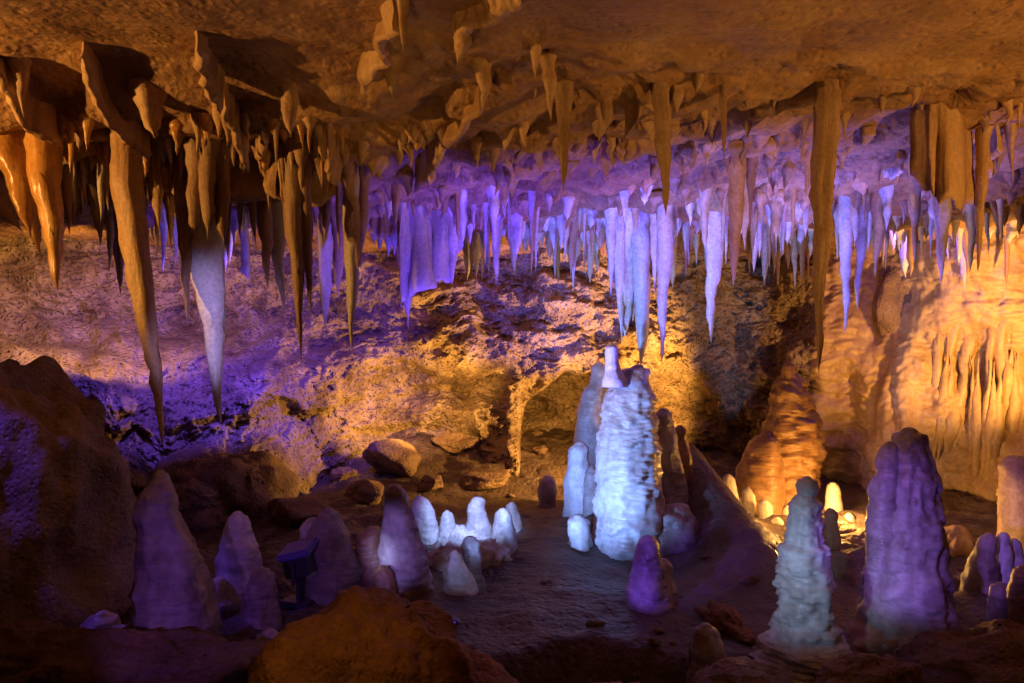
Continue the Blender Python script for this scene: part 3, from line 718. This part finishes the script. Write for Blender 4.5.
# mid-left ceiling ribs
D([(386,-5,30),(384,20,45),(376,45,66),(367,70,98)], .018, 'tan', 'bright thin drapery rib near the top left of centre', wav=.04)
T(402,-4,403,53,5,'tan','slim bright stalactite at the top edge left of centre',q=3)
D([(520,-22,2),(500,-6,14),(482,2,24),(466,12,36),(458,22,66)], .03, 'tan', 'large bright curved drapery at the top edge of the ceiling', wav=.025)
T(458,24,458,66,5,'tan','pointed tip under the large bright curved drapery',q=1.6)
T(390,62,392,97,7,'brown','shadowed stub right of the bright thin drapery rib',q=2.5)
T(478,62,482,110,8,'tan','curved brown stalactite below the large bright drapery',bend=.02,q=2.5)
D([(482,92,112),(466,110,132),(448,130,152),(432,150,176),(418,168,195)], .022, 'tan', 'long diagonal drapery rib across the middle ceiling', wav=.03)
D([(258,128,140),(266,138,160),(272,148,186),(276,158,200)], .02, 'tan', 'forked tan drapery rib above the long dark brown stalactite', wav=.03)
D([(318,132,150),(330,140,172),(338,150,190)], .018, 'tan', 'small drapery rib above the ribbon drapery', wav=.025)
T(300,150,302,190,6,'tan','short tan stalactite above the long dark brown one')
T(396,178,396,228,5,'tan','single orange tipped stalactite on the shaded middle ceiling',Y=5.6,q=3)
D([(370,205,235),(385,208,238),(405,205,230)], .02,'brown','low brown ridge of drapery behind the single orange tipped stalactite',Y=6.4)
# purple curtain
D([(402,215,304),(410,214,298),(420,213,292),(430,211,289),(440,208,284),(450,204,276),(460,200,246)], .010, 'pale', 'violet hanging curtain with a hooked left edge, left of centre', Y=[6.3,6.4,6.35,6.45,6.4,6.5,6.45], wav=.05)
T(407,270,408,328,6,'pale','needle at the left corner of the violet hanging curtain',Y=6.4,flare=.1)
T(455,205,452,285,8,'pale','pale stalactite closing the right side of the violet curtain',Y=6.45)
T(497,205,497,284,6,'pale','violet stalactite alone between the curtain and the pale central cluster',Y=6.8)
# --- front hangers over the middle
T(549,52,551,121,7,'tan','light tan stalactite hanging nearest on the middle ceiling lip',q=2)
T(536,50,535,78,4,'tan','small spike beside the light tan stalactite on the ceiling lip')
T(563,85,563,195,7,'brown','dark orange stalactite below the light tan one, in front of the violet fringe',q=2.5,Y=4.3,flare=.3)
T(661,70,666,216,8,'brown','long brown stalactite on the lip in front of the pale central cluster',q=2.6,Y=4.3,flare=.3)
T(722,62,724,165,4,'brown','thin orange stalactite on the lip right of the long brown one',Y=4.25,q=2.5)
T(603,88,598,142,9,'brown','rounded brown drip on the lip, left of the pair',q=3,bend=.03,Y=4.45)
T(627,88,624,140,9,'brown','rounded brown drip on the lip, right of the pair',q=3,bend=.03,Y=4.45)
T(678,78,676,116,6,'brown','short curved stalactite right of the long brown one on the lip',q=2.5,Y=4.3)
T(700,58,696,94,7,'brown','short broad orange stalactite on the lip left of the thin orange one',q=3,Y=4.2)
rs = np.random.RandomState(11)
for k in range(46):
    px = rs.uniform(508, 1020); lipy = 62+ (px-508)/512*28 + rs.uniform(-10, 12)
    if 815 < px < 845: continue
    ln = rs.uniform(9, 30); w_ = rs.uniform(2.5, 5)
    T(px, lipy, px+rs.uniform(-4, 3), lipy+ln, w_, ['brown','tan','brown'][k%3], 'short hooked brown drip along the near ceiling lip', 'drips along the near ceiling lip', name='lip_drip', cat='drip', q=rs.uniform(1.6,3), bend=rs.uniform(-.02,.03), flare=1.2, Y=4.25+rs.uniform(-.1,.3)+.1*(px-512)/F*4)
# --- big brown column
T(828,60,818,372,12,'brown','longest thick brown stalactite hanging in front at the right',Y=4.4,q=2.3,flare=.25,seg=24)
# --- pale central cluster
T(622,190,625,336,15,'white','thickest blue white stalactite in the pale central cluster',Y=6.5,q=2.6)
T(641,185,641,366,9,'white','straight white stalactite whose tip meets the tallest stalagmite',Y=6.42,q=6,flare=1)
T(611,195,611,296,6,'white','left edge needle of the pale central cluster',Y=6.4,q=2)
T(632,200,633,322,8,'white','blue white stalactite filling the middle of the pale central cluster',Y=6.5,q=2.2)
T(619,260,622,344,5,'white','thin dripping tip at the bottom of the pale central cluster',Y=6.42)
T(652,195,651,250,6,'white','short stalactite at the right shoulder of the pale central cluster',Y=6.45)
T(665,190,662,364,9,'pale','violet stalactite immediately right of the pale central cluster',Y=6.2,q=1.8)
T(656,190,656,300,7,'pale','thinner violet stalactite between the pale cluster and the violet one',Y=6.3)
T(713,185,711,343,11,'white','single white spike stalactite right of the violet ones',Y=6.4,q=2.0)
T(683,180,686,256,6,'pale','short leaning violet stalactite left of the single white spike',Y=6.6)
T(738,130,733,286,9,'tan','mauve brown stalactite just right of the single white spike',Y=5.2,q=2.4)
T(760,145,754,272,8,'pale','lavender stalactite right of the mauve brown one',Y=6.3,q=2)
T(752,150,750,230,5,'brown','slim brown stalactite right of the mauve brown one',Y=5.4)
T(783,150,779,238,7,'pale','violet pair of spikes left of the thick brown stalactite, the larger spike',Y=6.6)
T(797,160,795,225,5,'pale','violet pair of spikes left of the thick brown stalactite, the smaller spike',Y=6.6)
T(808,120,806,200,6,'tan','thin tan stalactite just left of the thick brown one',Y=5.2)
T(848,150,844,333,9,'white','longest violet white stalactite right of the thick brown one',Y=6.2,q=1.8)
T(864,150,857,310,8,'pale','violet stalactite leaning beside the longest violet white one',Y=6.3,q=2)
T(882,165,875,277,8,'tan','dull tan stalactite right of the leaning violet one',Y=6.1,q=2)
T(838,150,837,260,6,'white','short white stalactite nearest the thick brown one',Y=6.4)
T(872,160,868,250,6,'white','short white stalactite behind the dull tan one',Y=6.5)
# --- right draperies
D([(914,80,178),(926,80,190),(940,80,200),(954,80,206),(970,80,206)], .012, 'tan', 'broad brown striped drapery slab hanging at the right', Y=[4.75,4.65,4.6,4.65,4.85], wav=.03, toceil=True)
T(917,90,914,262,8,'pale','long mauve stalactite left of the broad brown drapery',Y=5.2,q=2.3)
T(941,190,940,285,8,'pale','dark violet stalactite below the broad brown drapery',Y=5.3)
T(987,62,978,272,8,'tan','long slim tan stalactite near the right edge',Y=4.8,q=2.4,flare=.6)
T(905,150,903,225,5,'white','thin violet white spike left of the long mauve one',Y=6.2)
T(932,180,931,262,4,'white','bright thin spike behind the dark violet stalactite',Y=6.3)
D([(995,120,150),(988,140,170),(982,160,190)], .018, 'tan','small tan drapery beside the long slim tan stalactite',Y=[4.9,5.0,5.1])
T(1010,110,1013,185,6,'tan','thin tan stalactite closest to the right edge',Y=4.9)
T(965,150,963,215,6,'tan','tan spike left of the long slim tan stalactite',Y=5.2)
T(1020,75,1019,130,5,'tan','short spike in the upper right corner',Y=4.6)
D([(880,110,165),(890,108,180),(902,112,172)], .025, 'pale', 'pleated grey drapery between the thick brown stalactite and the long mauve one', Y=5.4)
# --- violet fringe along the back of the ceiling
rs = np.random.RandomState(5)
clus = [(465,520,222,26,'thin violet soda straw in the fringe right of the hanging curtain','straws right of the curtain'),
        (520,602,222,44,'thin violet soda straw in the fringe left of the pale central cluster','straws left of the pale cluster'),
        (668,735,212,30,'thin violet soda straw in the fringe behind the single white spike','straws behind the white spike'),
        (740,820,208,42,'thin violet soda straw in the fringe left of the thick brown stalactite','straws left of the thick brown stalactite'),
        (835,900,206,26,'thin violet soda straw in the fringe right of the thick brown stalactite','straws right of the thick brown stalactite'),
        (900,1022,212,36,'thin violet soda straw in the fringe behind the right draperies','straws behind the right draperies'),
        (372,465,228,26,'small violet soda straw in the fringe around the hanging curtain','straws around the curtain'),
        (600,668,206,14,'small blue soda straw in the fringe behind the pale central cluster','straws behind the pale cluster'),
        (140,250,232,26,'small violet soda straw glimpsed behind the crowded left row','straws behind the left row')]
for (x0, x1, y0, n_, lab, grp) in clus:
    for k in range(n_):
        px = x0+(x1-x0)*(k+rs.uniform(.0,1.))/n_; Yk = rs.uniform(5.9, 7.8)
        ytop = 341.5-F*(float(ceil_z((px-512)/F*Yk, Yk))-CZ)/Yk
        ln = rs.choice([rs.uniform(14,30), rs.uniform(30,66)], p=[.6,.4])*6.6/Yk
        T(px, ytop-2, px+rs.uniform(-2,2), ytop+ln, rs.uniform(2,5.2), ['pale','white','pale','tan'][k%4], lab, grp, Y=Yk, q=rs.choice([1.4,1.8,2.5,4.5]), name='soda_straw', cat='soda straw')
for k in range(46):
    px = rs.uniform(50, 300); Yk = rs.uniform(4.7, 5.9)
    ytop = 341.5-F*(float(ceil_z((px-512)/F*Yk, Yk))-CZ)/Yk
    T(px, ytop, px+rs.uniform(-3,4), ytop+rs.choice([rs.uniform(16,40), rs.uniform(40,85)], p=[.65,.35]), rs.uniform(2.5,5.5), ['brown','tan','brown','pale'][k%4], 'slim brownish stalactite in the crowded rows along the left ceiling', 'slim stalactites along the left ceiling', Y=Yk, q=rs.uniform(1.5,3))
# second row of left fringe
for k in range(20):
    px = 230+140*(k+rs.rand())/20; y_ = 205+rs.uniform(-6,10)
    T(px, y_, px+rs.uniform(-2,3), y_+rs.uniform(18,55), rs.uniform(2,5), ['brown','tan'][k%2], 'short brown stalactite in the row behind the flowstone shelf', 'stalactites behind the flowstone shelf', Y=rs.uniform(5.2,6.2))

# --- wall formations
boulder_px(876,245,928,358,wall_hit(900,300)+.22,'boulder','smooth grey lobe of flowstone bulging from the right wall',name='flowstone_lobe',cat='flowstone lobe',seed=15,rough=.25,ang=0,depth=.7,nu=60,nv=50)
rs = np.random.RandomState(9)
for k in range(30):
    px = 938+85*((k*7 % 30)+rs.uniform(.1,.9))/30; y0 = rs.uniform(270, 405); y1 = y0+rs.uniform(50, 120)
    T(px, y0, px-rs.uniform(2,14), y1, rs.uniform(4.5,9), 'flow', 'fluted tan dripstone running down the bright right wall', 'dripstones on the right wall', Y=wall_hit(px, (y0+y1)/2)+.07, q=2.6, flare=0, up=.3, ttop=1, cat='dripstone', name='dripstone')
for k in range(90):
    px = 55+290*(k+rs.rand())/90; y_ = rs.uniform(118, 178)
    ln = rs.choice([rs.uniform(10,24), rs.uniform(22,50)], p=[.6,.4])
    T(px, y_, px+rs.uniform(-3,3), y_+ln, rs.uniform(1.8,3.6), ['tan','amber','brown'][k%3], 'short thin orange tan drip in the fringes along the left ceiling ledges', 'drips along the left ceiling ledges', q=rs.uniform(1.4,3.5), bend=rs.uniform(-.015,.015), flare=1.1, name='ledge_drip', cat='drip')
# nubs over the rough middle of the ceiling
for k in range(190):
    px = rs.uniform(300, 1020); y_ = rs.uniform(112, 205) if px > 520 else rs.uniform(130, 215)
    ln = rs.uniform(8, 24)
    T(px, y_, px+rs.uniform(-4,4), y_+ln, rs.uniform(1.8,4.2), ['tan','brown','brown'][k%3], 'tiny nub of dripstone on the rough middle of the ceiling', 'nubs on the rough middle of the ceiling', q=rs.uniform(1.3,3), bend=rs.uniform(-.02,.02), flare=1.3, name='dripstone_nub', cat='dripstone nub')

# ================================================================== LIGHTS
def lamp(name, loc, power, col, radius=.08, aim=None, angle=70, blend=.6):
    l = bpy.data.lights.new(name, 'SPOT' if aim is not None else 'POINT')
    l.energy = power; l.color = col; l.shadow_soft_size = radius
    o = bpy.data.objects.new(name, l); COL.objects.link(o); o.location = loc
    if aim is not None:
        l.spot_size = math.radians(angle); l.spot_blend = blend
        l.spot_blend = blend; o.rotation_euler = (Vector(aim)-Vector(loc)).to_track_quat('-Z', 'Y').to_euler()
    return o
WARM = (1,.47,.11); ORNG = (1,.48,.10); VIO = (.12,.055,1.0); COOL = (.45,.62,1.0)
def onfloor(px, Y, dz=.16):
    X = (px-512)/F*Y
    return np.array([X, Y, float(floor_z(X, Y))+dz])
lamp('lamp_ceiling_left', (-4.4, 2.7, 2.2), 430, WARM, .04, (-1.6, 4.1, 3.0), 64, .5)
lamp('lamp_ceiling_right', (4.1, 2.0, 1.4), 350, WARM, .05, (2.6, 3.7, 3.0), 70, .7)
lamp('lamp_ceiling_middle', (-.6, 1.6, 1.5), 42, WARM, .05, (.1, 3.7, 3.0), 64, .6)
lamp('lamp_hollow', onfloor(830,6.75,.16), 62, ORNG, .04)
lamp('lamp_right_edge', onfloor(955,5.3,.35), 14, (1,.55,.25), .04, at(1010,520,5.7), 60)
lamp('lamp_hollow_left', onfloor(757,6.75,.08), 5, ORNG, .02)
lamp('lamp_hollow_right', onfloor(853,6.6,.08), 5, ORNG, .02)
lamp('lamp_right_wall', at(1085,400,6.2), 380, ORNG, .05, at(1000,320,7.4), 95, .6)
lamp('lamp_back_wall', (1.75,8.35,.62), 560, ORNG, .04, (-.2,10.3,1.1), 132, .3)
lamp('lamp_back_wall_low', (-.75,8.75,.75), 130, ORNG, .04, (-1.7,10.1,1.4), 130, .5)
lamp('lamp_left_ledge', at(85,278,7.0), 150, ORNG, .05, at(95,322,8.8), 110)
lamp('fill_outcrop', (-1.2, 3.0, 2.0), 5, (1,.45,.22), .05, at(50,520,4.7), 40)  # unseen warm fill, added to lift the outcrop out of black
lamp('lamp_cool', onfloor(440,4.5), 450, (.22,.37,1), .05, at(645,370,6.6), 64, .7)
lamp('lamp_cones', at(462,400,4.9), 160, (.34,.45,1), .03, at(470,520,6.05), 32, .5)
lamp('lamp_twin', at(440,450,4.2), 14, (.36,.46,1), .03, at(458,568,5.2), 17, .5)
lamp('lamp_leaning', onfloor(338,4.4,.34), 7, (.4,.45,1), .03, at(400,550,4.9), 44, .8)
lamp('lamp_pale_stalactite', (-1.35,3.0,.7), 150, (.5,.38,1), .03, at(214,320,5.0), 22, .8)
lamp('lamp_leaning_violet', (-1.0,2.6,.8), 120, (.34,.22,1), .04, at(402,545,4.9), 15, .7)
lamp('lamp_floodlight', at(318,548,FY+.25), 12, (.4,.4,1), .04, at(470,520,6.4), 60)
for k, (px, Y0, tx_, ty_, tY, pw) in enumerate([(560,4.9,560,180,6.2,600),(700,4.8,720,165,6.0,600),(880,5.1,870,155,5.8,560),(440,5.2,410,195,6.2,460),(500,6.6,540,285,9.4,700),(230,5.6,225,250,6.4,260)]):
    lamp('lamp_violet_up', onfloor(px,Y0), pw, (VIO if k in (0,3,5) else (.17,.11,1) if k == 4 else (.16,.13,1)), .05, at(tx_,ty_,tY), [52,52,52,52,44,40][k], .7)
for k, (px, py, Y, tx_, ty_, tY, pw) in enumerate([(345,235,7.0,290,330,8.6,330),(215,255,6.6,170,370,8.2,240)]):
    lamp('lamp_violet_left', at(px,py,Y), pw, VIO, .05, at(tx_,ty_,tY), 84, .6)
for k, (px, py, Y, pw) in enumerate([(640,228,8.3,100),(770,228,8.0,100),(900,228,7.6,100)]):
    lamp('lamp_violet', at(px,py,Y), pw, VIO, .06)
lamp('lamp_front_violet', (.9,2.6,.8), 190, (.30,.14,1), .06, at(914,530,4.4), 27)
lamp('lamp_front_cool', (.2,2.6,.75), 100, (.42,.58,1), .05, at(799,562,4.1), 27, 1.0)
lamp('lamp_cone_violet', (-.3,3.3,.7), 150, (.2,.08,1), .04, at(650,566,4.75), 17)
lamp('lamp_left_violet', (-1.5,2.3,.6), 30, (.34,.12,1), .05, at(255,555,4.8), 40)
lamp('lamp_edge_violet', (-3.3,4.0,1.8), 60, VIO, .05, at(-5,440,4.2), 28)
lamp('fill_boulder', (-1.0,2.2,1.3), 14, WARM, .05, at(355,690,3.4), 34)  # unseen warm spot, added to give the front boulder a glow
lamp('fill_behind_camera', (0,-1.5,2.2), 5, (.8,.45,.7), .5)  # weak unseen fill added behind the camera, no walkway fixture

w = bpy.data.worlds.new('World'); SC.world = w; w.use_nodes = True
w.node_tree.nodes['Background'].inputs['Color'].default_value = (.02,.016,.02,1)

cam = bpy.data.cameras.new('camera'); co = bpy.data.objects.new('camera', cam); COL.objects.link(co)
co.location = (0,0,CZ); co.rotation_euler = (math.pi/2,0,0)
cam.sensor_width = 36; cam.lens = 36*F/W; cam.clip_end = 200
SC.camera = co
SC.view_settings.view_transform = 'Standard'
SC.view_settings.look = 'None'
SC.view_settings.exposure = 0; SC.view_settings.gamma = 1
SC.cycles.max_bounces = 6; SC.cycles.diffuse_bounces = 2
SC.cycles.sample_clamp_indirect = 4
